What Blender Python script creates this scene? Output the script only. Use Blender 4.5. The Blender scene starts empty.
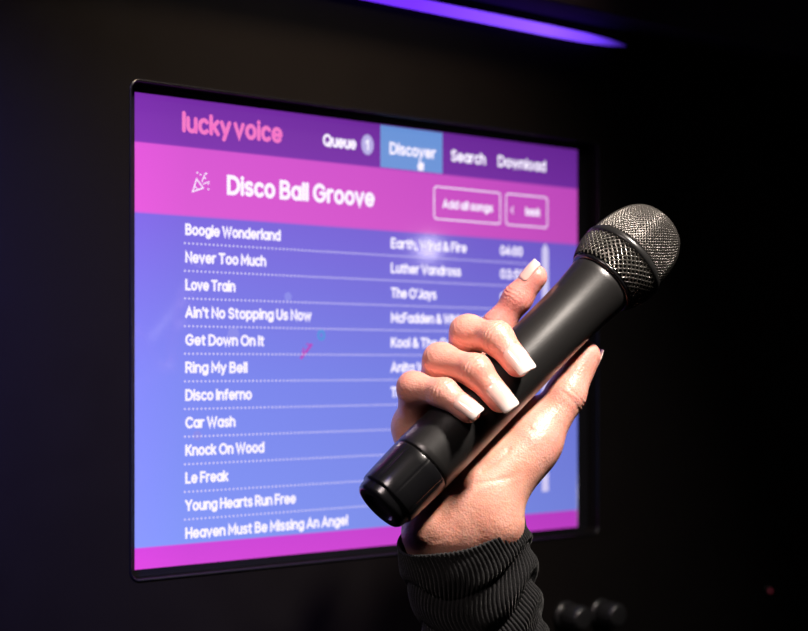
import bpy, bmesh, math
import numpy as np
from mathutils import Vector, Matrix

scene = bpy.context.scene
coll = scene.collection
try:
    scene.view_settings.view_transform = 'Standard'
    scene.view_settings.look = 'None'
except Exception:
    pass

# ------------------------------------------------------------------ helpers
def lin(c):
    out = []
    for v in c:
        v = v / 255.0
        out.append(v / 12.92 if v <= 0.04045 else ((v + 0.055) / 1.055) ** 2.4)
    return (out[0], out[1], out[2], 1.0)

def new_mat(name):
    m = bpy.data.materials.new(name)
    m.use_nodes = True
    nt = m.node_tree
    b = nt.nodes["Principled BSDF"]
    return m, nt, b

def simple_mat(name, color, rough=0.5, metal=0.0, bump=0.0, bscale=200.0, spec=0.5, coat=0.0, var=0.0):
    m, nt, b = new_mat(name)
    b.inputs["Base Color"].default_value = color
    b.inputs["Roughness"].default_value = rough
    b.inputs["Metallic"].default_value = metal
    b.inputs["Specular IOR Level"].default_value = spec
    b.inputs["Coat Weight"].default_value = coat
    tc = nt.nodes.new("ShaderNodeTexCoord")
    nz = nt.nodes.new("ShaderNodeTexNoise")
    nz.inputs["Scale"].default_value = bscale
    nz.inputs["Detail"].default_value = 4
    nt.links.new(tc.outputs["Object"], nz.inputs["Vector"])
    if bump > 0:
        bp = nt.nodes.new("ShaderNodeBump")
        bp.inputs["Strength"].default_value = bump
        bp.inputs["Distance"].default_value = 0.0005
        nt.links.new(nz.outputs["Fac"], bp.inputs["Height"])
        nt.links.new(bp.outputs["Normal"], b.inputs["Normal"])
    if var > 0:
        mr = nt.nodes.new("ShaderNodeMapRange")
        mr.inputs["To Min"].default_value = max(0, rough - var)
        mr.inputs["To Max"].default_value = min(1, rough + var)
        nt.links.new(nz.outputs["Fac"], mr.inputs["Value"])
        nt.links.new(mr.outputs["Result"], b.inputs["Roughness"])
    return m

def emit_mat(name, color, strength=1.0):
    m, nt, b = new_mat(name)
    b.inputs["Base Color"].default_value = (0.01, 0.01, 0.01, 1)
    b.inputs["Roughness"].default_value = 0.4
    b.inputs["Emission Color"].default_value = color
    b.inputs["Emission Strength"].default_value = strength
    return m

def mesh_obj(name, verts, faces, mat=None, parent=None, loc=(0, 0, 0), smooth=True):
    me = bpy.data.meshes.new(name)
    me.from_pydata([tuple(v) for v in verts], [], [tuple(f) for f in faces])
    me.update()
    if smooth:
        me.polygons.foreach_set("use_smooth", [True] * len(me.polygons))
    o = bpy.data.objects.new(name, me)
    coll.objects.link(o)
    if mat: me.materials.append(mat)
    o.location = loc
    if parent: o.parent = parent
    return o

def fix_normals(o):
    bm = bmesh.new(); bm.from_mesh(o.data)
    bmesh.ops.recalc_face_normals(bm, faces=bm.faces)
    bm.to_mesh(o.data); bm.free()

def empty(name, loc=(0, 0, 0)):
    e = bpy.data.objects.new(name, None)
    e.empty_display_size = 0.02
    coll.objects.link(e)
    e.location = loc
    return e

def box(name, lo, hi, mat, bevel=0.0, parent=None, origin=None):
    lo = Vector(lo); hi = Vector(hi)
    org = Vector(origin) if origin is not None else (lo + hi) / 2
    bm = bmesh.new()
    bmesh.ops.create_cube(bm, size=1.0)
    for v in bm.verts:
        v.co = Vector((lo.x + (v.co.x + .5) * (hi.x - lo.x), lo.y + (v.co.y + .5) * (hi.y - lo.y), lo.z + (v.co.z + .5) * (hi.z - lo.z))) - org
    if bevel > 0:
        bmesh.ops.bevel(bm, geom=list(bm.edges), offset=bevel, segments=3, affect='EDGES', profile=0.7)
    me = bpy.data.meshes.new(name); bm.to_mesh(me); bm.free()
    me.materials.append(mat)
    o = bpy.data.objects.new(name, me); coll.objects.link(o)
    if parent:
        o.parent = parent; o.location = org - parent.location
    else:
        o.location = org
    return o

def lathe(name, prof, mat, parent=None, seg=96):
    verts = []; faces = []
    n = len(prof)
    for r, z in prof:
        for j in range(seg):
            a = 2 * math.pi * j / seg
            verts.append((r * math.cos(a), r * math.sin(a), z))
    for i in range(n - 1):
        for j in range(seg):
            j2 = (j + 1) % seg
            faces.append((i * seg + j, i * seg + j2, (i + 1) * seg + j2, (i + 1) * seg + j))
    o = mesh_obj(name, verts, faces, mat, parent)
    bm = bmesh.new(); bm.from_mesh(o.data)
    bmesh.ops.remove_doubles(bm, verts=bm.verts, dist=1e-6)
    bmesh.ops.recalc_face_normals(bm, faces=bm.faces)
    bm.to_mesh(o.data); bm.free()
    o.data.polygons.foreach_set("use_smooth", [True] * len(o.data.polygons))
    return o

def set_top(o, label, cat, **kw):
    o["label"] = label; o["category"] = cat
    for k, v in kw.items(): o[k] = v

# ------------------------------------------------------------------ camera
YAW = math.radians(39.8)
R = Vector((math.cos(YAW), -math.sin(YAW), 0))
Fw = Vector((math.sin(YAW), math.cos(YAW), 0))
U = Vector((0, 0, 1))
CAM = Vector((-0.4804, -0.8412, 1.328))
cd = bpy.data.cameras.new("camera")
cam = bpy.data.objects.new("camera", cd); coll.objects.link(cam)
cam.location = CAM
cam.rotation_euler = (math.pi / 2, 0, -YAW)
cd.sensor_width = 36
cd.lens = 67.7
cd.shift_y = 0.0625
cd.clip_start = 0.02
cd.dof.use_dof = True
cd.dof.focus_distance = 0.87
cd.dof.aperture_fstop = 6.0
scene.camera = cam

# ------------------------------------------------------------------ materials
m_wall = simple_mat("matte_black_paint", (0.0045, 0.0038, 0.0038, 1), 0.6, bump=0.35, bscale=40, var=0.2, spec=0.04)
m_dark = simple_mat("dark_room_paint", (0.002, 0.002, 0.0025, 1), 0.9, spec=0.05)
m_ledge = simple_mat("dark_ledge_paint", (0.04, 0.032, 0.055, 1), 0.8, spec=0.1)
m_bezel = simple_mat("black_bezel_plastic", (0.006, 0.006, 0.008, 1), 0.22, spec=0.6)
m_frame = simple_mat("black_rubber_trim", (0.004, 0.004, 0.005, 1), 0.25, spec=0.45)

# ------------------------------------------------------------------ room
def rounded_rect(x0, z0, x1, z1, r, n=8):
    pts = []
    for cx, cz, a0 in ((x1 - r, z1 - r, 0), (x0 + r, z1 - r, 90), (x0 + r, z0 + r, 180), (x1 - r, z0 + r, 270)):
        for i in range(n + 1):
            a = math.radians(a0 + 90 * i / n)
            pts.append((cx + r * math.cos(a), cz + r * math.sin(a)))
    return pts

HX0, HX1, HZ0, HZ1 = -0.009, 0.4114, 1.195, 1.5050
PANEL_Y = -0.012
WX0, WX1 = -1.6, 2.6

def holed_panel(name, outer, hole, y0, y1, mat):
    cu = bpy.data.curves.new(name, 'CURVE'); cu.dimensions = '2D'; cu.fill_mode = 'BOTH'
    for loop in (outer, hole):
        sp = cu.splines.new('POLY'); sp.points.add(len(loop) - 1)
        for p, q in zip(sp.points, loop): p.co = (q[0], q[1], 0, 1)
        sp.use_cyclic_u = True
    cu.extrude = abs(y1 - y0) / 2
    t = bpy.data.objects.new(name + "_c", cu); coll.objects.link(t)
    dg = bpy.context.evaluated_depsgraph_get()
    me = bpy.data.meshes.new_from_object(t.evaluated_get(dg))
    bpy.data.objects.remove(t)
    me.transform(Matrix.Translation((0, (y0 + y1) / 2, 0)) @ Matrix.Rotation(math.pi / 2, 4, 'X'))
    me.materials.clear(); me.materials.append(mat)
    o = bpy.data.objects.new(name, me); coll.objects.link(o)
    return o

wall = holed_panel("wall_back", [(WX0, 0.0), (WX1, 0.0), (WX1, 2.6), (WX0, 2.6)],
                   rounded_rect(HX0, HZ0, HX1, HZ1, 0.006), PANEL_Y, 0.010, m_wall)
wall["kind"] = "structure"
fl = box("floor", (WX0, -2.6, -0.05), (WX1, 0.17, 0.0), m_dark); fl["kind"] = "structure"
ce = box("ceiling", (WX0, -2.6, 2.6), (WX1, 0.17, 2.65), m_dark); ce["kind"] = "structure"
# ledge above the light strip
LEDZ = 1.5852
lg = box("trim_1", (WX0, -0.050, LEDZ + 0.012), (WX1, PANEL_Y, LEDZ + 0.07), m_ledge, bevel=0.002); lg["kind"] = "structure"

# ------------------------------------------------------------------ light strip
ls = empty("light_strip", (0.1, PANEL_Y, LEDZ))
set_top(ls, "glowing violet LED strip tucked under a black ledge", "light strip")
chan = box("channel", (-0.5, -0.0150, LEDZ + 0.0045), (0.440, -0.0120, LEDZ + 0.012), m_frame, parent=ls)
m_led, nt, b = new_mat("violet_led_diffuser")
b.inputs["Base Color"].default_value = (0.02, 0.01, 0.05, 1)
tc = nt.nodes.new("ShaderNodeTexCoord"); sx = nt.nodes.new("ShaderNodeSeparateXYZ")
nt.links.new(tc.outputs["Generated"], sx.inputs[0])
rp = nt.nodes.new("ShaderNodeValToRGB")
rp.color_ramp.elements[0].position = 0.50; rp.color_ramp.elements[0].color = lin((78, 26, 200))
rp.color_ramp.elements[1].position = 1.0; rp.color_ramp.elements[1].color = lin((20, 8, 60))
for p, c in ((0.76, (96, 40, 225)), (0.90, (124, 74, 250)), (0.95, (102, 56, 232)), (0.98, (60, 32, 150))):
    e = rp.color_ramp.elements.new(p); e.color = lin(c)
nt.links.new(sx.outputs[0], rp.inputs[0])
nt.links.new(rp.outputs[0], b.inputs["Emission Color"])
b.inputs["Emission Strength"].default_value = 1.8
segs = 16; vs = []; fs = []
xs = [-0.5, -0.499, 0.35, 0.39, 0.418, 0.438]
rr = [0.0005, 0.0042, 0.0042, 0.0037, 0.0026, 0.0006]
for xx, r_ in zip(xs, rr):
    for j in range(segs):
        a = 2 * math.pi * j / segs
        vs.append((xx - 0.1, -0.0052 + r_ * math.cos(a), r_ * math.sin(a)))
for i in range(len(xs) - 1):
    for j in range(segs):
        j2 = (j + 1) % segs
        fs.append((i * segs + j, i * segs + j2, (i + 1) * segs + j2, (i + 1) * segs + j))
dif = mesh_obj("diffuser", vs, fs, m_led, ls)

# ------------------------------------------------------------------ touchscreen
ORG = Vector((0.0, 0.0, 1.2))
scr = empty("touchscreen", ORG)
set_top(scr, "wall-mounted touchscreen showing a purple and blue song list", "screen")
housing = box("housing", (-0.03, 0.0160, 1.18), (0.43, 0.05, 1.52), m_bezel, parent=scr, bevel=0.003)
bz2 = holed_panel("bezel", rounded_rect(HX0 + 0.0004, HZ0 - 1.2 + 0.0004, HX1 - 0.0004, HZ1 - 1.2 - 0.0004, 0.0058),
                  [(0, 0), (0.4, 0), (0.4, 0.3), (0, 0.3)], -0.0006, 0.0098, m_bezel)
bz2.parent = scr

m_disp, nt, b = new_mat("display_image")
tc = nt.nodes.new("ShaderNodeTexCoord"); sx = nt.nodes.new("ShaderNodeSeparateXYZ")
nt.links.new(tc.outputs["Object"], sx.inputs[0])
def mathn(op, a=None, bb=None):
    n = nt.nodes.new("ShaderNodeMath"); n.operation = op
    if isinstance(a, (int, float)): n.inputs[0].default_value = a
    elif a is not None: nt.links.new(a, n.inputs[0])
    if isinstance(bb, (int, float)): n.inputs[1].default_value = bb
    elif bb is not None: nt.links.new(bb, n.inputs[1])
    return n.outputs[0]
zf = mathn('DIVIDE', sx.outputs[2], 0.3)
xf = mathn('DIVIDE', sx.outputs[0], 0.4)
rp = nt.nodes.new("ShaderNodeValToRGB")
stops = [(0.0, (204, 66, 206)), (0.044, (198, 64, 204)), (0.046, (124, 142, 232)), (0.40, (118, 128, 226)), (0.7485, (118, 98, 210)),
         (0.7505, (210, 84, 200)), (0.8965, (206, 80, 198)), (0.8985, (120, 48, 164)), (1.0, (110, 42, 154))]
els = rp.color_ramp.elements
els[0].position = stops[0][0]; els[0].color = lin(stops[0][1])
els[1].position = stops[-1][0]; els[1].color = lin(stops[-1][1])
for p, c in stops[1:-1]:
    e = els.new(p); e.color = lin(c)
nt.links.new(zf, rp.inputs[0])
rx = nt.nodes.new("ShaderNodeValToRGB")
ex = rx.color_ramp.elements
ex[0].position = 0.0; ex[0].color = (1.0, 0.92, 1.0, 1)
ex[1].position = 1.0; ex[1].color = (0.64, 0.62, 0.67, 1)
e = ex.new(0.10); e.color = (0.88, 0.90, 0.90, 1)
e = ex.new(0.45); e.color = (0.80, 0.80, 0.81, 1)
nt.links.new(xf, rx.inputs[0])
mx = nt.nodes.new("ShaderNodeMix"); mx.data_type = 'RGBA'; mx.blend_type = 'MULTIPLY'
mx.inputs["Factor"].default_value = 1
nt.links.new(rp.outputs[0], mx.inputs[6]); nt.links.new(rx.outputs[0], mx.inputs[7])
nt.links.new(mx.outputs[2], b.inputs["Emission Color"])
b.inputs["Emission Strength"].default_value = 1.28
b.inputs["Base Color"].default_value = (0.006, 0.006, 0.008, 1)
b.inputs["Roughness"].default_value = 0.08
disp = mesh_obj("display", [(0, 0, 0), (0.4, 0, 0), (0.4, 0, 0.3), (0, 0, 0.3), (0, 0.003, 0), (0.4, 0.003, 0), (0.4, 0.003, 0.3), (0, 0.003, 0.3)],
                [(0, 1, 2, 3), (5, 4, 7, 6), (0, 4, 5, 1), (3, 2, 6, 7), (0, 3, 7, 4), (1, 5, 6, 2)], m_disp, scr, smooth=False)

# ---- flat pixel artwork and a rounded stroke typeface
class Flat:
    def __init__(self): self.v = []; self.f = []
    def add(self, pts2, faces):
        o = len(self.v); self.v += pts2; self.f += [tuple(i + o for i in f) for f in faces]
    def quad(self, x0, z0, x1, z1): self.add([(x0, z0), (x1, z0), (x1, z1), (x0, z1)], [(0, 1, 2, 3)])
    def disc(self, cx, cz, r, n=20, r2=None):
        r2 = r2 or r
        self.add([(cx + r * math.cos(2 * math.pi * i / n), cz + r2 * math.sin(2 * math.pi * i / n)) for i in range(n)], [tuple(range(n))])
    def line(self, p, q, w): self.stroke([p, q], w)
    def ring(self, loop_out, loop_in):
        n = len(loop_out)
        self.add(list(loop_out) + list(loop_in), [(i, (i + 1) % n, n + (i + 1) % n, n + i) for i in range(n)])
    def stroke(self, pts, w, closed=False):
        P = []
        for p in pts:
            if not P or math.hypot(p[0] - P[-1][0], p[1] - P[-1][1]) > 1e-6: P.append((float(p[0]), float(p[1])))
        if closed and len(P) > 2 and math.hypot(P[0][0] - P[-1][0], P[0][1] - P[-1][1]) < 1e-6: P.pop()
        n = len(P); L = []; Rr = []
        if n < 2:
            self.disc(P[0][0], P[0][1], w / 2, 10); return
        def unit(a, c):
            dx, dy = c[0] - a[0], c[1] - a[1]; l = math.hypot(dx, dy)
            return (dx / l, dy / l) if l > 1e-9 else None
        for i in range(n):
            if closed: a = P[i - 1]; c = P[(i + 1) % n]
            else: a = P[max(i - 1, 0)]; c = P[min(i + 1, n - 1)]
            d0 = unit(a, P[i]); d1 = unit(P[i], c)
            d0 = d0 or d1; d1 = d1 or d0
            tx, ty = d0[0] + d1[0], d0[1] + d1[1]; tl = math.hypot(tx, ty)
            if tl < 1e-6: tx, ty = d0
            else: tx /= tl; ty /= tl
            cs = max(0.45, tx * d0[0] + ty * d0[1]); k = w / 2 / cs
            L.append((P[i][0] - ty * k, P[i][1] + tx * k)); Rr.append((P[i][0] + ty * k, P[i][1] - tx * k))
        m = n if closed else n - 1
        self.add(L + Rr, [(n + i, n + (i + 1) % n, (i + 1) % n, i) for i in range(m)])
        if not closed:
            self.disc(P[0][0], P[0][1], w / 2, 10); self.disc(P[-1][0], P[-1][1], w / 2, 10)
    def obj(self, name, mat, parent, y):
        return mesh_obj(name, [(p[0], y, p[1]) for p in self.v], self.f, mat, parent, smooth=False)

def arc(cx, cy, rx_, ry_, a0, a1):
    n = max(4, int(abs(a1 - a0) / 20))
    return [(cx + rx_ * math.cos(math.radians(a0 + (a1 - a0) * i / n)), cy + ry_ * math.sin(math.radians(a0 + (a1 - a0) * i / n))) for i in range(n + 1)]
X = .48; C = .66
bowl = arc(.23, .24, .21, .24, 0, 360)
def stem(x, y1=C, y0=0): return [(x, y1), (x, y0)]
hump = arc(.21, .29, .19, .19, 180, 0)
GL = {
 'a': (.44, [bowl, stem(.44, X)]), 'b': (.44, [bowl, stem(.02)]), 'c': (.38, [arc(.23, .24, .21, .24, 45, 315)]),
 'd': (.44, [bowl, stem(.44)]), 'e': (.44, [arc(.23, .24, .21, .24, 0, 318), [(.03, .24), (.44, .24)]]),
 'f': (.24, [[(.10, 0)] + arc(.23, .53, .13, .13, 180, 90), [(0, .45), (.23, .45)]]),
 'g': (.44, [bowl, [(.44, X)] + arc(.24, -.02, .20, .16, 0, -145)]),
 'h': (.40, [stem(.02), [(.02, .20)] + hump + [(.40, 0)]]), 'i': (.02, [stem(.02, X), [(.02, .64), (.02, .66)]]),
 'k': (.37, [stem(.02), [(.35, X), (.04, .19)], [(.15, .28), (.37, 0)]]), 'l': (.02, [stem(.02)]),
 'm': (.62, [stem(.02, X), [(.02, .2)] + arc(.17, .32, .15, .16, 180, 0) + [(.32, 0)], [(.32, .3)] + arc(.47, .32, .15, .16, 180, 0) + [(.62, 0)]]),
 'n': (.40, [stem(.02, X), [(.02, .20)] + hump + [(.40, 0)]]), 'o': (.44, [bowl]), 'p': (.44, [bowl, stem(.02, X, -.18)]),
 'r': (.24, [stem(.02, X), [(.02, .2)] + arc(.20, .28, .18, .20, 180, 75)]),
 's': (.33, [arc(.18, .36, .15, .12, 35, 265) + arc(.18, .12, .155, .12, 85, -145)]),
 't': (.24, [[(.10, .60), (.10, .12)] + arc(.22, .12, .12, .12, 180, 265), [(0, .46), (.24, .46)]]),
 'u': (.40, [[(.02, X)] + arc(.21, .19, .19, .19, 180, 360) + [(.40, .2)], stem(.40, X)]),
 'v': (.40, [[(0, X), (.20, 0), (.40, X)]]), 'w': (.62, [[(0, X), (.155, 0), (.31, .45), (.465, 0), (.62, X)]]),
 'y': (.40, [[(0, X), (.21, .02)], [(.40, X), (.20, 0), (.12, -.18)]]),
 'A': (.54, [[(0, 0), (.27, C), (.54, 0)], [(.09, .2), (.45, .2)]]),
 'B': (.45, [[(.02, .35), (.02, C)] + arc(.25, .505, .155, .155, 90, -90) + [(.02, .35)], [(.02, .35)] + arc(.27, .175, .18, .175, 90, -90) + [(.02, 0), (.02, .35)]]),
 'C': (.55, [arc(.32, .33, .30, .33, 42, 318)]), 'D': (.54, [[(.02, 0), (.02, C)] + arc(.22, .33, .32, .33, 90, -90) + [(.02, 0)]]),
 'E': (.40, [[(.40, C), (.02, C), (.02, 0), (.40, 0)], [(.02, .34), (.36, .34)]]), 'F': (.38, [[(.39, C), (.02, C), (.02, 0)], [(.02, .33), (.34, .33)]]),
 'G': (.62, [arc(.32, .33, .30, .33, 42, 360) + [(.38, .33)]]), 'H': (.48, [stem(.02), stem(.48), [(.02, .34), (.48, .34)]]),
 'I': (.02, [stem(.02)]), 'J': (.32, [[(.32, C)] + arc(.17, .17, .15, .17, 0, -160)]),
 'K': (.46, [stem(.02), [(.44, C), (.03, .26)], [(.17, .38), (.46, 0)]]), 'L': (.38, [[(.02, C), (.02, 0), (.38, 0)]]),
 'M': (.60, [[(.02, 0), (.02, C), (.31, .18), (.60, C), (.60, 0)]]), 'N': (.48, [[(.02, 0), (.02, C), (.48, 0), (.48, C)]]),
 'O': (.66, [arc(.34, .33, .32, .33, 0, 360)]), 'Q': (.66, [arc(.34, .33, .32, .33, 0, 360), [(.42, .17), (.62, -.03)]]),
 'R': (.44, [[(.02, 0), (.02, C)] + arc(.26, .48, .17, .18, 90, -90) + [(.02, .30)], [(.26, .30), (.44, 0)]]),
 'S': (.44, [arc(.23, .495, .19, .165, 30, 265) + arc(.23, .165, .21, .165, 85, -150)]),
 'T': (.48, [[(0, C), (.48, C)], stem(.24)]), 'U': (.48, [[(.02, C)] + arc(.25, .23, .23, .23, 180, 360) + [(.48, C)]]),
 'V': (.54, [[(0, C), (.27, 0), (.54, C)]]),
 'W': (.78, [[(0, C), (.195, 0), (.39, .62), (.585, 0), (.78, C)]]), 'Y': (.50, [[(0, C), (.25, .30), (.5, C)], [(.25, .3), (.25, 0)]]),
 '0': (.42, [arc(.22, .33, .20, .33, 0, 360)]), '1': (.14, [[(0, .52), (.14, C), (.14, 0)]]),
 '3': (.38, [arc(.18, .50, .15, .16, 150, -90) + arc(.18, .17, .18, .17, 90, -150)]),
 '4': (.42, [[(.30, 0), (.30, C), (0, .18), (.42, .18)]]),
 '5': (.38, [[(.35, C), (.08, C), (.05, .37)] + arc(.19, .21, .18, .21, 125, -145)]),
 "'": (.02, [[(.02, C), (.02, .52)]]), ',': (.05, [[(.05, .02), (.01, -.10)]]), ':': (.02, [[(.02, .07), (.02, .08)], [(.02, .38), (.02, .39)]]),
 '&': (.50, [[(.50, 0), (.14, .44), (.12, .56), (.22, C), (.32, .56), (.28, .44), (.08, .28), (.02, .15), (.10, .02), (.24, 0), (.38, .08), (.50, .28)]]),
}
def text_into(flat, body, x0, x1, zc, cap_h, wt=0.115, gap=0.175, space=0.22):
    """cap_h : height of capitals in metres, text centred vertically on zc, fitted between x0 and x1"""
    x = 0; items = []
    for ch in body:
        if ch == ' ' or ch not in GL: x += space; continue
        adv, strokes = GL[ch]; items.append((x, strokes)); x += adv + gap
    total = x - gap
    sz = cap_h / (C + wt); w = wt * sz
    sxx = ((x1 - x0) - w) / total
    for ox, strokes in items:
        for s in strokes:
            closed = (len(s) > 3 and abs(s[0][0] - s[-1][0]) < 1e-6 and abs(s[0][1] - s[-1][1]) < 1e-6)
            pts = [(x0 + w / 2 + (ox + px_) * sxx, zc + (py_ - C / 2) * sz) for px_, py_ in (s[:-1] if closed else s)]
            flat.stroke(pts, w, closed)

m_white = emit_mat("white_pixels", lin((244, 236, 255)), 1.1)
m_logo = emit_mat("pink_pixels", lin((242, 112, 196)), 1.0)
m_dots = emit_mat("lavender_pixels", lin((218, 210, 250)), 1.0)
m_bar = emit_mat("pale_bar_pixels", lin((214, 206, 248)), 0.95)
m_badge = emit_mat("badge_pixels", lin((190, 180, 240)), 0.9)
white = Flat(); pink = Flat()
text_into(pink, "lucky voice", 0.0343, 0.1134, 0.2850, 0.0138, 0.17, 0.185, 0.12)
pink.obj("logo", m_logo, scr, -0.0005)
text_into(white, "Queue", 0.1471, 0.1765, 0.2840, 0.0088, 0.17)
text_into(white, "Discover", 0.2065, 0.2505, 0.2838, 0.0088, 0.17)
text_into(white, "Search", 0.2650, 0.3002, 0.2838, 0.0088, 0.17)
text_into(white, "Download", 0.3127, 0.3641, 0.2838, 0.0088, 0.17)
text_into(white, "Disco Ball Groove", 0.0685, 0.1930, 0.2470, 0.0132, 0.17)
text_into(white, "Add all songs", 0.2570, 0.3075, 0.2475, 0.0066, 0.17)
text_into(white, "back", 0.3420, 0.3580, 0.2475, 0.0066, 0.17)
songs = [("Boogie Wonderland", .1118, "Earth, Wind & Fire", .2809, "04:00"), ("Never Too Much", .1000, "Luther Vandross", .2752, "03:51"),
         ("Love Train", .0755, "The O'Jays", .2510, "03:00"), ("Ain't No Stopping Us Now", .1376, "McFadden & Whitehead", .3010, None),
         ("Get Down On It", .0985, "Kool & The Gang", .2770, None), ("Ring My Bell", .0850, "Anita Ward", .2550, None),
         ("Disco Inferno", .0885, "The Trammps", .2600, None), ("Car Wash", .0755, None, 0, None), ("Knock On Wood", .0985, None, 0, None),
         ("Le Freak", .0700, None, 0, None), ("Young Hearts Run Free", .1245, None, 0, None), ("Heaven Must Be Missing An Angel", .1690, None, 0, None)]
dots = Flat()
for i, (s, xe, art, ax, tm) in enumerate(songs):
    z = 0.2160 - 0.01778 * i
    text_into(white, s, 0.0368, xe, z, 0.0076, 0.17)
    if art: text_into(white, art, 0.2077, ax, z, 0.0076, 0.17)
    if tm: text_into(white, tm, 0.3150, 0.3390, z, 0.0076, 0.17)
    if i < 11:
        zz = z - 0.0090; x = 0.0368
        while x < 0.345:
            dots.disc(x, zz, 0.00074, 8); x += 0.0031
white.obj("lettering", m_white, scr, -0.0005)
dots.obj("divider_line", m_dots, scr, -0.0004)
bg = Flat(); bg.disc(0.1865, 0.2842, 0.0055, 28, 0.0072); bg.obj("badge", m_badge, scr, -0.0005)
bd = Flat(); bd.stroke([(0.1852, 0.2855), (0.1867, 0.2872), (0.1867, 0.2810)], 0.0013)
bd.obj("badge_number", emit_mat("bright_pixels", lin((252, 248, 255)), 1.1), scr, -0.0008)
for (x0, x1) in ((0.2483, 0.3158), (0.3209, 0.3663)):
    bt = Flat(); bt.ring(rounded_rect(x0, 0.2355, x1, 0.2600, 0.003), rounded_rect(x0 + 0.0009, 0.2364, x1 - 0.0009, 0.2591, 0.0021))
    bt.obj("button_outline", m_white, scr, -0.0005)
ch_ = Flat(); ch_.stroke([(0.3290, 0.2498), (0.3268, 0.2475), (0.3290, 0.2452)], 0.0009); ch_.obj("chevron", m_white, scr, -0.0005)
ic = Flat()
cx, cz = 0.0425, 0.2405
ic.stroke([(cx, cz), (cx + 0.0080, cz + 0.0030), (cx + 0.0030, cz + 0.0085)], 0.0008, True)
ic.line((cx + .0015, cz + .004), (cx + .004, cz + .0015), 0.0006)
for dx, dz in ((.006, .0115), (.0095, .0095), (.012, .006), (.0105, .0125), (.0035, .0125), (.012, .0025)):
    ic.disc(cx + dx, cz + dz, 0.0006, 8)
ic.line((cx + .007, cz + .007), (cx + .0095, cz + .0125), 0.0006); ic.line((cx + .008, cz + .0055), (cx + .0125, cz + .0075), 0.0006)
ic.obj("party_icon", m_white, scr, -0.0005)
pc = Flat(); pc.line((0.2350, 0.2790), (0.2350, 0.2735), 0.0013)
pc.add([(0.2335, 0.2700), (0.2385, 0.2700), (0.2392, 0.2755), (0.2350, 0.2765), (0.2328, 0.2735)], [(0, 1, 2, 3, 4)])
pc.obj("pointer_icon", m_white, scr, -0.0005)
sb = Flat(); sb.add([(0.3600, 0.030), (0.3672, 0.030), (0.3672, 0.2190), (0.3636, 0.2238), (0.3600, 0.2190)], [(0, 1, 2, 3, 4)])
sb.obj("scroll_bar", m_bar, scr, -0.0005)
tabq = Flat(); tabq.quad(0.1985, 0.2695, 0.2571, 0.2995)
tabq.obj("highlighted_tab", emit_mat("sky_blue_pixels", lin((106, 150, 220)), 0.95), scr, -0.0002)
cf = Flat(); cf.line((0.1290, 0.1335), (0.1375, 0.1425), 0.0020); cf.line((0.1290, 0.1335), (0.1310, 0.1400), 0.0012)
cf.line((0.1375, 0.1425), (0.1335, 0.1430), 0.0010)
cf.obj("pink_streak", emit_mat("magenta_pixels", lin((190, 66, 198)), 0.9), scr, -0.0003)  # flat pink streak drawn over the list area
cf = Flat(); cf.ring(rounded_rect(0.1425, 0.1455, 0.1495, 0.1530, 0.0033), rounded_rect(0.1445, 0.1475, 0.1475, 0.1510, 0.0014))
cf.obj("blue_ring", emit_mat("teal_pixels", lin((80, 150, 232)), 0.9), scr, -0.0003)  # small blue ring drawn over the list area
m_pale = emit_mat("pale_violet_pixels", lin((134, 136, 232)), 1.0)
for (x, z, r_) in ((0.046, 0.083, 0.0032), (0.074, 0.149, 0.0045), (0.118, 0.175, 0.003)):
    cf = Flat(); cf.disc(x, z, r_, 18); cf.obj("pale_spot", m_pale, scr, -0.0003)  # round pale spots drawn over the list area

# rubber gasket around the recess
cu = bpy.data.curves.new("gasket", 'CURVE'); cu.dimensions = '3D'
sp = cu.splines.new('POLY'); lp = rounded_rect(HX0 - 0.0003, HZ0 - 1.2 - 0.0003, HX1 + 0.0003, HZ1 - 1.2 + 0.0003, 0.0063)
sp.points.add(len(lp) - 1)
for p, q in zip(sp.points, lp): p.co = (q[0], PANEL_Y + 0.0002, q[1], 1)
sp.use_cyclic_u = True; cu.bevel_depth = 0.0010; cu.bevel_resolution = 3
t = bpy.data.objects.new("tmp", cu); coll.objects.link(t)
dg = bpy.context.evaluated_depsgraph_get()
me = bpy.data.meshes.new_from_object(t.evaluated_get(dg)); bpy.data.objects.remove(t)
me.materials.clear(); me.materials.append(m_frame)
me.polygons.foreach_set("use_smooth", [True] * len(me.polygons))
so = bpy.data.objects.new("gasket", me); coll.objects.link(so); so.parent = scr

# ------------------------------------------------------------------ knobs
m_knob = simple_mat("glossy_black_knob", (0.012, 0.012, 0.013, 1), 0.2, bump=0.05, spec=0.6)
def knob(loc, sc, label):
    e = empty("control_knob", loc)
    e.rotation_euler = (math.pi / 2, 0, 0)
    s = sc
    lathe("base", [(0, 0), (0.011 * s, 0), (0.0115 * s, 0.001), (0.0115 * s, 0.004), (0.009 * s, 0.005), (0, 0.005)], m_knob, e, 48)
    seg = 96; prof = [(0.0, .0052), (0.0098, .0052), (0.0104, .007), (0.0098, .020), (0.0088, .0222), (0.007, .0228), (0.0, .0225)]
    vs = []; fs = []
    for r, z in prof:
        for j in range(seg):
            a = 2 * math.pi * j / seg
            k = 1 - (0.05 * (0.5 + 0.5 * math.cos(a * 16)) if 0.0085 < r else 0)
            vs.append((r * k * s * math.cos(a), r * k * s * math.sin(a), z * s))
    for i in range(len(prof) - 1):
        for j in range(seg):
            fs.append((i * seg + j, i * seg + (j + 1) % seg, (i + 1) * seg + (j + 1) % seg, (i + 1) * seg + j))
    mesh_obj("cap", vs, fs, m_knob, e)
    set_top(e, label, "knob", group="control knobs below the screen")
    return e
knob((0.412, PANEL_Y, 1.132), 1.0, "glossy black fluted control knob on the black wall panel")
knob((0.372, PANEL_Y, 1.134), 1.0, "glossy black fluted control knob on the black wall panel")
ind = empty("indicator_light", (0.630, PANEL_Y, 1.129))
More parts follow.
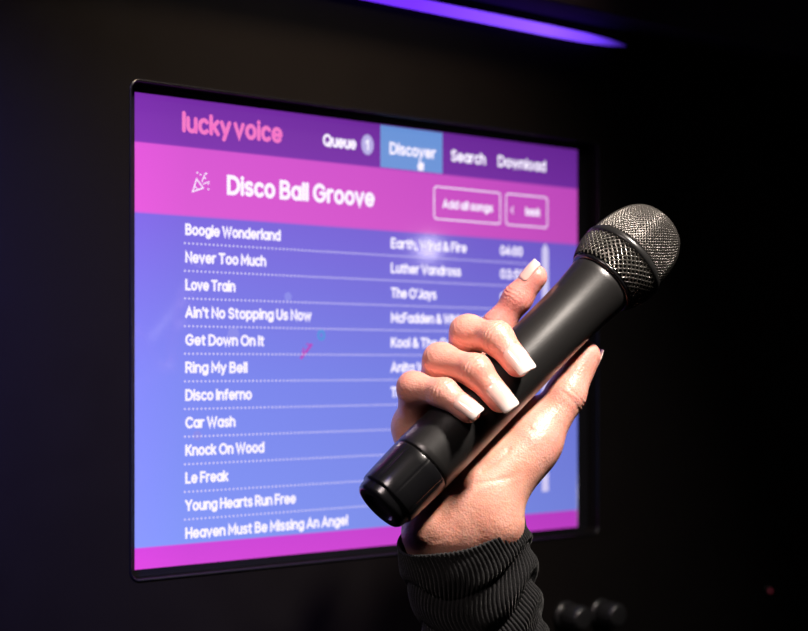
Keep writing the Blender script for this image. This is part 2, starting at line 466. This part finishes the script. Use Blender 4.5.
ind.rotation_euler = (math.pi / 2, 0, 0)
lathe("socket", [(0, 0), (0.004, 0), (0.004, 0.002), (0.0028, 0.003), (0, 0.003)], m_frame, ind, 24)
lathe("lens", [(0.0014, 0.003), (0.0012, 0.0036), (0.0006, 0.0042), (0, 0.0044)], emit_mat("red_lens", lin((120, 40, 55)), 0.8), ind, 24)
set_top(ind, "tiny dim red indicator light on the black wall", "indicator light")

# bulb added out of view so its reflection makes a spot on the display
pl = empty("added_reflection_bulb", (0.823, -0.673, 1.468))
lathe("bulb", [(0, 0), (0.007, 0.0014), (0.012, 0.0063), (0.014, 0.014), (0.012, 0.0215), (0.007, 0.027)], emit_mat("warm_bulb_glass", (1.0, 0.92, 0.95, 1), 22.0), pl, 32)
lathe("lamp_holder", [(0.007, 0.027), (0.012, 0.028), (0.013, 0.033), (0.012, 0.060), (0.003, 0.064), (0, 0.064)], m_frame, pl, 32)
lathe("cord", [(0.0, 0.063), (0.002, 0.063), (0.002, 1.132), (0.0, 1.132)], m_frame, pl, 12)
set_top(pl, "small out-of-view bulb on a black cord, added for its reflection in the display", "added lamp")

# ------------------------------------------------------------------ hand frame
G = 0.579
def S(x, y, w):            # millimetres in (right, up, toward viewer)
    return np.array([(x - 404) * G, (366 - y) * G, w], dtype=float)
def to_world(P):
    P = np.atleast_2d(P) / 1000.0
    Rn = np.array(R); Fn = np.array(Fw); Un = np.array(U)
    return np.array(CAM)[None] + P[:, 0:1] * Rn + P[:, 1:2] * Un + (0.88 - P[:, 2:3]) * Fn
M0 = S(379, 502, 40); M1 = S(680, 209, -45)
A = (M1 - M0); MLEN = np.linalg.norm(A); A = A / MLEN
N1 = np.array([0, 0, 1.0]) - A * A[2]; N1 /= np.linalg.norm(N1)
B = np.cross(N1, A)
def K(t, q, n): return M0 + A * t + B * q + N1 * n

# ------------------------------------------------------------------ microphone
mw = to_world(np.array([M0, M0 + A * 1000, M0 + B * 1000, M0 + N1 * 1000]))
zax = Vector(mw[1] - mw[0]).normalized(); xax = Vector(mw[2] - mw[0]).normalized(); yax = zax.cross(xax)
mic = empty("microphone", mw[0])
mic.matrix_world = Matrix(((xax.x, yax.x, zax.x, mw[0][0]), (xax.y, yax.y, zax.y, mw[0][1]), (xax.z, yax.z, zax.z, mw[0][2]), (0, 0, 0, 1)))
set_top(mic, "black handheld wireless microphone with rounded metal mesh grille", "microphone")
m_body = simple_mat("satin_black_metal", (0.012, 0.0115, 0.0115, 1), 0.33, bump=0.06, bscale=900, var=0.05, spec=0.8)
m_cap = simple_mat("black_plastic_cap", (0.006, 0.006, 0.007, 1), 0.22, bump=0.04, bscale=600, spec=0.7)
m_grille = simple_mat("dark_steel_mesh", (0.14, 0.13, 0.12, 1), 0.34, metal=0.8)
m_grille2 = simple_mat("bright_steel_mesh", (0.24, 0.23, 0.21, 1), 0.24, metal=0.85)
m_core = simple_mat("black_foam", (0.006, 0.006, 0.006, 1), 0.95, bump=0.5, bscale=1500)
mm = 0.001
def prof(l): return [(r * mm, z * mm) for r, z in l]
pr = prof([(0, 2.2), (8.5, 2.2), (9.0, 1.8), (9.2, 1.0), (10.2, 0.6), (13.4, 0.2), (14.8, 0.6), (15.8, 1.8), (16.3, 3.4), (16.5, 6.2), (16.6, 6.6),
           (17.5, 7.0), (17.9, 8.2), (18.2, 14), (18.4, 20), (18.6, 26), (18.75, 30), (18.9, 34.5), (18.6, 35.2), (16, 35.4)])
ec = lathe("end_cap", pr, m_cap, mic, 192)
for v in ec.data.vertices:
    z = v.co.z / mm; r = math.hypot(v.co.x, v.co.y)
    if 8 < z < 33 and r > 0.016:
        a = math.atan2(v.co.y, v.co.x)
        s_ = ((a / (math.pi / 4)) % 1.0)
        dgr = 0.5 * mm * math.exp(-((min(s_, 1 - s_)) / 0.03) ** 2) * min(1, (z - 8) / 3) * min(1, (33 - z) / 3)
        k = (r - dgr) / r
        v.co.x *= k; v.co.y *= k
lathe("handle", prof([(16, 36.0), (18.5, 36.0), (18.9, 36.6), (19.0, 40), (18.6, 90), (18.2, 140), (18.2, 160), (18.7, 176), (19.9, 189), (20.2, 192.0), (19.9, 193.0), (18, 193.2)]), m_body, mic)
lathe("collar", prof([(18, 193.4), (20.4, 193.5), (21.4, 194.0), (21.9, 195.0), (21.8, 196.0), (21.4, 196.6), (19, 196.8)]), m_cap, mic)
lathe("grille_band", prof([(23, 211.6), (25.8, 211.7), (26.9, 212.3), (27.4, 213.4), (27.4, 215.0), (27.0, 216.0), (26.2, 216.5), (23, 216.5)]), simple_mat("black_grille_band", (0.05, 0.05, 0.05, 1), 0.28, metal=0.7), mic)
def lattice(name, prof_pts, nseg, thick, mat):
    vs = []; fs = []
    nr = len(prof_pts)
    for i, (r, z) in enumerate(prof_pts):
        off = 0.5 * (i % 2)
        for j in range(nseg):
            a = 2 * math.pi * (j + off) / nseg
            vs.append((r * mm * math.cos(a), r * mm * math.sin(a), z * mm))
    for i in range(nr - 2):
        for j in range(nseg):
            if i % 2 == 0: l, r_ = (j - 1) % nseg, j
            else: l, r_ = j, (j + 1) % nseg
            fs.append((i * nseg + j, (i + 1) * nseg + r_, (i + 2) * nseg + j, (i + 1) * nseg + l))
    o = mesh_obj(name, vs, fs, mat, mic)
    md = o.modifiers.new("w", 'WIREFRAME'); md.thickness = thick; md.use_even_offset = False; md.use_replace = True
    return o
low = []
NL = 11
for i in range(NL):
    u = i / (NL - 1); low.append((21.6 + 4.6 * math.sin(u * math.pi / 2) ** 0.8, 196.2 + 16.0 * u))
lattice("lower_grille", low, 42, 0.0020, m_grille2)
dome = []
ND = 38
for i in range(ND):
    th = (math.pi / 2) * i / ND
    dome.append((26.1 * math.cos(th) ** 0.48, 216.2 + 34.5 * math.sin(th) ** 1.1))
lattice("dome_grille", dome, 72, 0.00095, m_grille)
corep = [(0, 194)] + [(r - 1.2, z) for r, z in low] + [(r - 0.9, z - 0.5) for r, z in dome] + [(0, 249.5)]
lathe("foam_core", prof(corep), m_core, mic)

# ------------------------------------------------------------------ hand SDF
def mic_r(t):
    return np.interp(t, [0, 5, 35, 90, 140, 160, 188, 193, 222, 240, 257], [16.5, 17.2, 19.0, 18.7, 18.4, 18.5, 20.3, 22.0, 26.9, 24, 5])
def cap(P, a, b, ra, rb, dip=0.0):
    ab = b - a; L = ab.dot(ab)
    h = np.clip(((P - a) @ ab) / L, 0, 1)
    d = P - a - h[:, None] * ab
    r = ra + (rb - ra) * h
    if dip: r = r - dip * (4 * h * (1 - h)) ** 1.5
    return np.sqrt((d * d).sum(1)) - r
def smin(a, b, k):
    h = np.clip(0.5 + 0.5 * (b - a) / k, 0, 1)
    return b * (1 - h) + a * h - k * h * (1 - h)
def smax(a, b, k): return -smin(-a, -b, k)
def polydist(P, pts):
    d = None
    for a, b in zip(pts[:-1], pts[1:]):
        q = cap(P, a, b, 0, 0); d = q if d is None else np.minimum(d, q)
    return d

FING = {
 'index':  [K(106, 4, -34), K(138, 24.0, -27), K(156.5, 28.0, -17), K(171.0, 30.0, -10)],
 'middle': [K(92, 14, -32), K(111, 34.0, 1), K(114, 21, 19.0), K(109.5, 3, 26.2)],
 'ring':   [K(73, 18, -32), K(87, 33.5, 1), K(90, 16.5, 21.5), K(87, -4.0, 26.0)],
 'pinky':  [K(57, 17, -29), K(64.5, 33.5, -1), K(69.0, 20, 17.0), K(69.0, 4, 25.4)],
 'thumb':  [K(58, -43, -19), K(102, -40.0, -17), K(134, -32.5, -15), K(160, -24.5, -14)],
}
FR = {'index': [11, 9.4, 8.6, 7.5], 'middle': [11.5, 10.2, 9.4, 7.9], 'ring': [11, 10.0, 9.2, 7.6], 'pinky': [10, 8.9, 8.0, 6.9], 'thumb': [16, 13.4, 11.8, 9.7]}
DIP = {'index': 0.4, 'middle': 0.5, 'ring': 0.5, 'pinky': 0.4, 'thumb': 0.5}
WRK = {'index': 0.30, 'middle': 0.38, 'ring': 0.38, 'pinky': 0.32, 'thumb': 0.20}
PINK = FING['pinky'][0]; RNG = FING['ring'][0]; MID = FING['middle'][0]; IND = FING['index'][0]
WL0 = S(433, 532, 4); WR0 = S(493, 522, 4); WL1 = S(468, 650, -42); WR1 = S(506, 645, -42)
DORS = {'index': B + 0.3 * N1, 'middle': N1 * 0.6 + B * 0.8, 'ring': N1 * 0.6 + B * 0.8, 'pinky': N1 * 0.6 + B * 0.8, 'thumb': -B}
CREASE = [
 [K(60, -27, -3), K(76, -30, -2), K(94, -30, -8), K(108, -28, -16)],
 [WL0 + np.array([-17, 3, 4]), WL0 + np.array([0, -2, 17]), WR0 + np.array([-6, -3, 17]), WR0 + np.array([17, 3, 5])],
 [WL0 + np.array([-17, 8, 4]), WL0 + np.array([2, 5, 17]), WR0 + np.array([-6, 3, 17])],
 [K(129, -24, -3), K(130, -34, -2), K(131, -46, -10)],
 [K(98, -26, -2), K(99, -36, -3), K(100, -50, -10)],
 [K(52, -30, -2), K(66, -40, 0), K(84, -48, -6)],
 [K(133, -24, -3), K(134, -33, -2), K(135, -44, -10)],
]

def hand_sdf(P, detail=False):
    d = cap(P, WL0, WL1, 18.3, 16)
    d = smin(d, cap(P, WR0, WR1, 17.0, 16), 10)
    d = smin(d, cap(P, (WL0 + WR0) / 2, (WL1 + WR1) / 2, 19, 18), 10)
    d = smin(d, cap(P, WL0 + np.array([3, 5, 0]), PINK, 16, 12), 8)
    d = smin(d, cap(P, (WL0 * .6 + WR0 * .4), RNG, 15, 12), 8)
    d = smin(d, cap(P, (WL0 * .4 + WR0 * .6), MID, 15, 12), 8)
    d = smin(d, cap(P, WR0, IND, 15, 12), 8)
    d = smin(d, cap(P, K(50, -37, -19), K(92, -38, -18), 17.5, 17.5), 12)
    d = smin(d, cap(P, K(80, -22, -30), K(112, -28, -24), 12, 11), 10)
    d = smin(d, cap(P, IND, K(106, -34, -20), 10, 11), 12)
    fd = None
    for nme, ch in FING.items():
        r = FR[nme]; dp = DIP[nme]
        f = cap(P, ch[0], ch[1], r[0], r[1] - 0.1, dp)
        f = smin(f, cap(P, ch[1], ch[2], r[1] - 0.3, r[2] - 0.1, dp), 5.0)
        f = smin(f, cap(P, ch[2], ch[3], r[2] - 0.2, r[3], dp * 0.5), 4.0)
        if detail:
            dv = DORS[nme]
            for jn, am in ((1, 1.0), (2, 0.9)):
                am = am * WRK[nme]
                j = ch[jn]; tdir = (ch[jn + 1] - ch[jn - 1]); tdir = tdir / np.linalg.norm(tdir)
                rel = P - j; e = rel @ tdir
                rad = rel - e[:, None] * tdir
                side = (rad @ dv) / (np.sqrt((rad * rad).sum(1)) + 1e-6)
                e2 = e + 0.6 * np.sin(rad @ np.cross(tdir, dv) * 0.55)
                f = f + am * np.exp(-(e / 3.6) ** 2) * np.cos(e2 * 2 * math.pi / 2.4) * np.clip(side + 0.2, 0, 1) * np.exp(-np.clip((rad * rad).sum(1) - 169, 0, None) / 60)
        fd = f if fd is None else smin(fd, f, 0.4)
    d = smin(d, fd, 8.0)
    if detail:
        for cr, dep in zip(CREASE, (0.9, 0.7, 0.5, 0.45, 0.35, 0.35, 0.3)):
            d = d + dep * np.exp(-(polydist(P, cr) / 1.6) ** 2)
    rel = P - M0; t = rel @ A
    perp = rel - t[:, None] * A
    rho = np.sqrt((perp * perp).sum(1))
    md = np.maximum(rho - mic_r(t), -t)
    d = smax(d, -(md - 0.05), 1.2)
    return d

lo = np.array([1e9] * 3); hi = -lo
for ch in FING.values():
    for p in ch: lo = np.minimum(lo, p); hi = np.maximum(hi, p)
for p in (WL0, WR0, WL1, WR1): lo = np.minimum(lo, p); hi = np.maximum(hi, p)
lo -= 22; hi += 22
h = 0.8
nx, ny, nz = [int(math.ceil(v)) for v in (hi - lo) / h]
gx = lo[0] + h * np.arange(nx); gy = lo[1] + h * np.arange(ny); gz = lo[2] + h * np.arange(nz)
Fg = np.empty((nx, ny, nz), dtype=np.float32)
YY, ZZ = np.meshgrid(gy, gz, indexing='ij')
CH = 8
for i0 in range(0, nx, CH):
    xs_ = gx[i0:i0 + CH]
    P = np.empty((len(xs_), ny, nz, 3)); P[..., 0] = xs_[:, None, None]; P[..., 1] = YY[None]; P[..., 2] = ZZ[None]
    Fg[i0:i0 + CH] = hand_sdf(P.reshape(-1, 3)).reshape(len(xs_), ny, nz)

def surface_nets(F, lo, h):
    nx, ny, nz = F.shape
    ins = F < 0
    acc = np.zeros((nx - 1, ny - 1, nz - 1, 3), dtype=np.float32); cnt = np.zeros((nx - 1, ny - 1, nz - 1), dtype=np.float32)
    def sl(a, dx, dy, dz): return a[dx:dx + nx - 1, dy:dy + ny - 1, dz:dz + nz - 1]
    corners = [(i, j, k) for i in (0, 1) for j in (0, 1) for k in (0, 1)]
    for c in corners:
        for ax in range(3):
            if c[ax] == 1: continue
            c2 = list(c); c2[ax] = 1
            f0 = sl(F, *c); f1 = sl(F, *c2)
            cr = (f0 < 0) != (f1 < 0)
            den = np.where(cr, f0 - f1, 1)
            tt = np.where(cr, f0 / den, 0)
            for a2 in range(3):
                acc[..., a2] += np.where(cr, (tt if a2 == ax else c[a2]), 0)
            cnt += cr
    act = cnt > 0
    idx = -np.ones(act.shape, dtype=np.int64)
    ii = np.argwhere(act)
    idx[act] = np.arange(len(ii))
    V = (ii + acc[act] / cnt[act][:, None]) * h + lo
    faces = []
    for ax in range(3):
        s0 = [slice(None)] * 3; s1 = [slice(None)] * 3
        s0[ax] = slice(0, -1); s1[ax] = slice(1, None)
        a0 = ins[tuple(s0)]; a1 = ins[tuple(s1)]
        e = np.argwhere(a0 != a1)
        o1, o2 = [(1, 2), (2, 0), (0, 1)][ax]
        e = e[(e[:, o1] > 0) & (e[:, o2] > 0) & (e[:, o1] < F.shape[o1] - 1) & (e[:, o2] < F.shape[o2] - 1)]
        sgn = a0[e[:, 0], e[:, 1], e[:, 2]]
        def cell(d1, d2):
            q = e.copy(); q[:, o1] -= d1; q[:, o2] -= d2
            return idx[q[:, 0], q[:, 1], q[:, 2]]
        q = np.stack([cell(1, 1), cell(0, 1), cell(0, 0), cell(1, 0)], 1)
        q[~sgn] = q[~sgn][:, ::-1]
        faces.append(q)
    return V, np.concatenate(faces)
V, Fc = surface_nets(Fg, lo, h)
del Fg
for it in range(3):
    d = hand_sdf(V, True); g = np.zeros_like(V); e_ = 0.25
    for ax in range(3):
        dv = np.zeros(3); dv[ax] = e_
        g[:, ax] = (hand_sdf(V + dv) - hand_sdf(V - dv)) / (2 * e_)
    gl = np.maximum((g * g).sum(1), 0.2)
    V = V - g * (np.clip(d, -1, 1) / gl)[:, None] * 0.8

flush = np.zeros(len(V))
for nme, ch in FING.items():
    for j, s_, am in ((1, 9, .8), (2, 7, .6), (3, 9, 1.0)):
        dd = np.sqrt(((V - ch[j]) ** 2).sum(1)) - FR[nme][j]
        flush = np.maximum(flush, am * np.exp(-(np.clip(dd, 0, None) / s_) ** 2))
ich = FING['index']
dd = np.minimum(cap(V, ich[1], ich[2], 9, 9), cap(V, ich[2], ich[3], 9, 8))
flush = np.maximum(flush, 1.6 * np.exp(-(np.clip(dd, 0, None) / 6) ** 2))

m_skin, nt, b = new_mat("skin")
tc = nt.nodes.new("ShaderNodeTexCoord")
nz1 = nt.nodes.new("ShaderNodeTexNoise"); nz1.inputs["Scale"].default_value = 50; nz1.inputs["Detail"].default_value = 7
nt.links.new(tc.outputs["Object"], nz1.inputs["Vector"])
rp = nt.nodes.new("ShaderNodeValToRGB")
rp.color_ramp.elements[0].position = 0.3; rp.color_ramp.elements[0].color = (0.70, 0.30, 0.22, 1)
rp.color_ramp.elements[1].position = 0.72; rp.color_ramp.elements[1].color = (0.83, 0.45, 0.35, 1)
nt.links.new(nz1.outputs["Fac"], rp.inputs[0])
at = nt.nodes.new("ShaderNodeAttribute"); at.attribute_name = "flush"
mu = nt.nodes.new("ShaderNodeMath"); mu.operation = 'MULTIPLY'; mu.inputs[1].default_value = 0.6
nt.links.new(at.outputs["Fac"], mu.inputs[0])
mxs = nt.nodes.new("ShaderNodeMix"); mxs.data_type = 'RGBA'; mxs.inputs[7].default_value = (0.74, 0.28, 0.24, 1)
nt.links.new(mu.outputs[0], mxs.inputs["Factor"]); nt.links.new(rp.outputs[0], mxs.inputs[6])
nt.links.new(mxs.outputs[2], b.inputs["Base Color"])
b.inputs["Roughness"].default_value = 0.38
b.inputs["Subsurface Weight"].default_value = 0.3
b.inputs["Subsurface Radius"].default_value = (1.0, 0.30, 0.15)
b.inputs["Subsurface Scale"].default_value = 0.003
vz = nt.nodes.new("ShaderNodeTexVoronoi"); vz.inputs["Scale"].default_value = 800
nz2 = nt.nodes.new("ShaderNodeTexNoise"); nz2.inputs["Scale"].default_value = 240; nz2.inputs["Detail"].default_value = 6
nt.links.new(tc.outputs["Object"], vz.inputs["Vector"]); nt.links.new(tc.outputs["Object"], nz2.inputs["Vector"])
ad = nt.nodes.new("ShaderNodeMath"); ad.operation = 'MULTIPLY_ADD'; ad.inputs[1].default_value = 0.4
nt.links.new(vz.outputs["Distance"], ad.inputs[0]); nt.links.new(nz2.outputs["Fac"], ad.inputs[2])
bp = nt.nodes.new("ShaderNodeBump"); bp.inputs["Strength"].default_value = 0.5; bp.inputs["Distance"].default_value = 0.0007
nt.links.new(ad.outputs[0], bp.inputs["Height"]); nt.links.new(bp.outputs["Normal"], b.inputs["Normal"])

org = to_world((WL0 + WR0) / 2)[0]
W = to_world(V) - org
person = mesh_obj("person", W.tolist(), Fc.tolist(), m_skin, loc=org)
fa = person.data.attributes.new("flush", 'FLOAT', 'POINT')
fa.data.foreach_set("value", flush.astype(np.float32))
fix_normals(person)
set_top(person, "hand with pale manicured nails gripping a microphone, dark ribbed cuff", "person")

# nails
m_nail, nt, b = new_mat("polished_nail")
uvn = nt.nodes.new("ShaderNodeUVMap"); sx = nt.nodes.new("ShaderNodeSeparateXYZ")
nt.links.new(uvn.outputs[0], sx.inputs[0])
rp = nt.nodes.new("ShaderNodeValToRGB")
rp.color_ramp.elements[0].position = 0.0; rp.color_ramp.elements[0].color = (0.72, 0.38, 0.33, 1)
rp.color_ramp.elements[1].position = 0.88; rp.color_ramp.elements[1].color = (0.88, 0.76, 0.71, 1)
e = rp.color_ramp.elements.new(0.14); e.color = (0.84, 0.52, 0.46, 1)
e = rp.color_ramp.elements.new(0.58); e.color = (0.84, 0.57, 0.51, 1)
nt.links.new(sx.outputs[1], rp.inputs[0]); nt.links.new(rp.outputs[0], b.inputs["Base Color"])
b.inputs["Roughness"].default_value = 0.12; b.inputs["Coat Weight"].default_value = 0.8
b.inputs["Coat Roughness"].default_value = 0.05
def nail(nme, out, L, Wd, back, lift=0.0):
    ch = FING[nme]; r = FR[nme][3]
    a = ch[3] - ch[2]; a /= np.linalg.norm(a)
    o = out - a * out.dot(a); o /= np.linalg.norm(o)
    s = np.cross(a, o)
    nu, nv = 15, 19; vs = []; uv = []
    Rc = max(r * 1.0, Wd * 0.56)
    for top in (1, 0):
        for j in range(nv):
            v = j / (nv - 1)
            wv = Wd / 2 * (1 - 0.10 * v ** 2)
            if v < 0.2: wv *= math.sqrt(max(0.0, 1 - ((0.2 - v) / 0.2) ** 2)) * 0.65 + 0.35
            for i in range(nu):
                u = -1 + 2 * i / (nu - 1)
                x = u * wv
                y = v * L - (0.06 * L * (abs(u) ** 6) if v > 0.8 else 0) * (v - .8) / .2
                zz = (r + 0.6 + lift) - (Rc - math.sqrt(max(0, Rc * Rc - x * x))) - 1.0 * (max(0, v - 0.3) / 0.7) ** 2
                if v < 0.1: zz -= (0.1 - v) * 5
                if not top: zz -= 0.7
                vs.append(ch[3] + a * (y - back) + s * x + o * zz); uv.append((i / (nu - 1), v))
    fs = []
    n0 = nu * nv
    for j in range(nv - 1):
        for i in range(nu - 1):
            q = j * nu + i
            fs.append((q, q + 1, q + nu + 1, q + nu)); fs.append((n0 + q, n0 + q + nu, n0 + q + nu + 1, n0 + q + 1))
    bd = [i for i in range(nu)] + [j * nu + nu - 1 for j in range(1, nv)] + [(nv - 1) * nu + i for i in range(nu - 2, -1, -1)] + [j * nu for j in range(nv - 2, 0, -1)]
    for k_ in range(len(bd)):
        p, q = bd[k_], bd[(k_ + 1) % len(bd)]
        fs.append((p, n0 + p, n0 + q, q))
    W = to_world(np.array(vs)) - org
    ob = mesh_obj("fingernail", W.tolist(), fs, m_nail, person)
    ul = ob.data.uv_layers.new(name="UVMap")
    for lp_ in ob.data.loops: ul.data[lp_.index].uv = uv[lp_.vertex_index]
    fix_normals(ob)
    ob["label"] = "long squared pale pink fingernail with whitish tip"
nail('middle', N1 * 1.0 + B * 0.25, 19, 12.5, 8.5)
nail('ring', N1 * 1.0 + B * 0.0, 18.5, 12, 8.5)
nail('pinky', N1 * 1.0 + B * 0.2, 16.5, 10.5, 7.5)
nail('index', B * 1.0 + N1 * 0.55, 15.0, 11.0, 6.5)
nail('thumb', -B * 0.8 - N1 * 0.7, 16.5, 13.5, 6.0)

# ------------------------------------------------------------------ sleeve
m_sl, nt, b = new_mat("black_rib_knit")
b.inputs["Base Color"].default_value = (0.009, 0.009, 0.010, 1); b.inputs["Roughness"].default_value = 0.8
b.inputs["Specular IOR Level"].default_value = 0.35
b.inputs["Sheen Weight"].default_value = 0.16; b.inputs["Sheen Roughness"].default_value = 0.4
tc = nt.nodes.new("ShaderNodeTexCoord"); nz1 = nt.nodes.new("ShaderNodeTexNoise"); nz1.inputs["Scale"].default_value = 900
nt.links.new(tc.outputs["Object"], nz1.inputs["Vector"])
bp = nt.nodes.new("ShaderNodeBump"); bp.inputs["Strength"].default_value = 0.9; bp.inputs["Distance"].default_value = 0.0007
nt.links.new(nz1.outputs["Fac"], bp.inputs["Height"]); nt.links.new(bp.outputs["Normal"], b.inputs["Normal"])
C0 = S(459, 528, 3); C1 = S(502, 700, -50)
D = C1 - C0; D /= np.linalg.norm(D)
e1 = S(530, 502, 3) - S(393, 543, 3); e1 -= D * e1.dot(D); e1 /= np.linalg.norm(e1)
e2 = np.cross(e1, D); e2 /= np.linalg.norm(e2)
if e2[2] < 0: e2 = -e2
NS = 1080; LEN = 190.0; rings = []
inner = [(14, -4.5), (6, -3.2), (1.5, -2.2), (-0.2, -1.4), (-0.5, -0.5)]
for l, dr in inner: rings.append((l, dr))
nl = 200
for i in range(nl): rings.append((0.3 + (LEN) * (i / (nl - 1)) ** 1.15, 0.0))
ph = np.arange(NS) * 2 * math.pi / NS
ribs = 88
vs = []
for l, dr in rings:
    lc = max(l, 0)
    a_ = np.interp(lc, [0, 20, 40, 60, 110, 190], [37.0, 38.2, 36.8, 35.5, 36.0, 42])
    b_ = np.interp(lc, [0, 30, 60, 190], [24.0, 26.5, 28, 34])
    wob = 10.0 * np.sin(ph + 0.4) + 4.5 * np.sin(2 * ph + 1.0) + 2.5 * np.sin(5 * ph)
    ll = lc + wob * min(1, lc / 20)
    fade = min(1, lc / 20)
    fold = fade * (3.0 * np.abs(np.sin(ll * math.pi / 30.0 + 0.6 * np.sin(3 * ph))) ** 0.55 - 2.0)
    fold = fold + fade * 1.7 * np.sin(ll * 0.27 + 2.8 * np.sin(ph * 2 + 0.5)) * (0.5 + 0.5 * np.sin(ph * 1 + 2.0))
    fold = fold + 0.6 * np.sin(ph * 3 + 0.7) * math.exp(-lc / 15)
    rib = 0.95 * (np.abs(np.cos((ph + 0.08 * np.sin(lc / 9.0)) * ribs / 2)) ** 0.8)
    rad = dr + fold + rib
    rim = 1.2 * np.sin(ph * 2 + 1.2) + 0.6 * np.sin(ph * 5)
    pts = C0 + D * (l + rim * math.exp(-lc / 12))[:, None] + np.cos(ph)[:, None] * e1 * (a_ + rad)[:, None] + np.sin(ph)[:, None] * e2 * (b_ + rad)[:, None]
    vs.append(pts)
vs = np.concatenate(vs); fs = []
for i in range(len(rings) - 1):
    for j in range(NS):
        fs.append((i * NS + j, i * NS + (j + 1) % NS, (i + 1) * NS + (j + 1) % NS, (i + 1) * NS + j))
sl_ = mesh_obj("sleeve", (to_world(vs) - org).tolist(), fs, m_sl, person)
fix_normals(sl_)
sl_["label"] = "black ribbed knit cuff bunched at the wrist"

# ------------------------------------------------------------------ lights
def area(name, pos, target, size, energy, color, spread=180):
    ld = bpy.data.lights.new(name, 'AREA'); ld.shape = 'DISK'; ld.size = size; ld.energy = energy; ld.color = color
    ld.spread = math.radians(spread)
    o = bpy.data.objects.new(name, ld); coll.objects.link(o)
    o.location = pos
    o.rotation_euler = (Vector(target) - Vector(pos)).to_track_quat('-Z', 'Y').to_euler()
    return o
def cw(r, u, f): return CAM + R * r + U * u + Fw * f
tgt = cw(0.06, -0.02, 0.88)
area("key_lamp", cw(0.38, 0.58, 0.58), tgt, 0.08, 1.7, (1.0, 0.89, 0.80), 60)
area("fill_lamp", cw(-0.30, 0.45, 0.25), tgt, 0.22, 0.18, (1.0, 0.82, 0.78), 45)
area("blue_wash_fill", Vector((-0.30, -0.30, 1.65)), Vector((-0.16, 0, 1.30)), 0.10, 1.6, (0.16, 0.12, 1.0), 60)  # added unseen light that tints the left wall blue
area("amber_wash_fill", Vector((0.10, -0.45, 2.1)), Vector((0.12, 0, 1.55)), 0.15, 0.6, (1.0, 0.68, 0.40), 40)  # added unseen light that warms the upper wall
wd = bpy.data.worlds.new("world"); scene.world = wd; wd.use_nodes = True
wd.node_tree.nodes["Background"].inputs[0].default_value = (0.3, 0.3, 0.5, 1)
wd.node_tree.nodes["Background"].inputs[1].default_value = 0.001
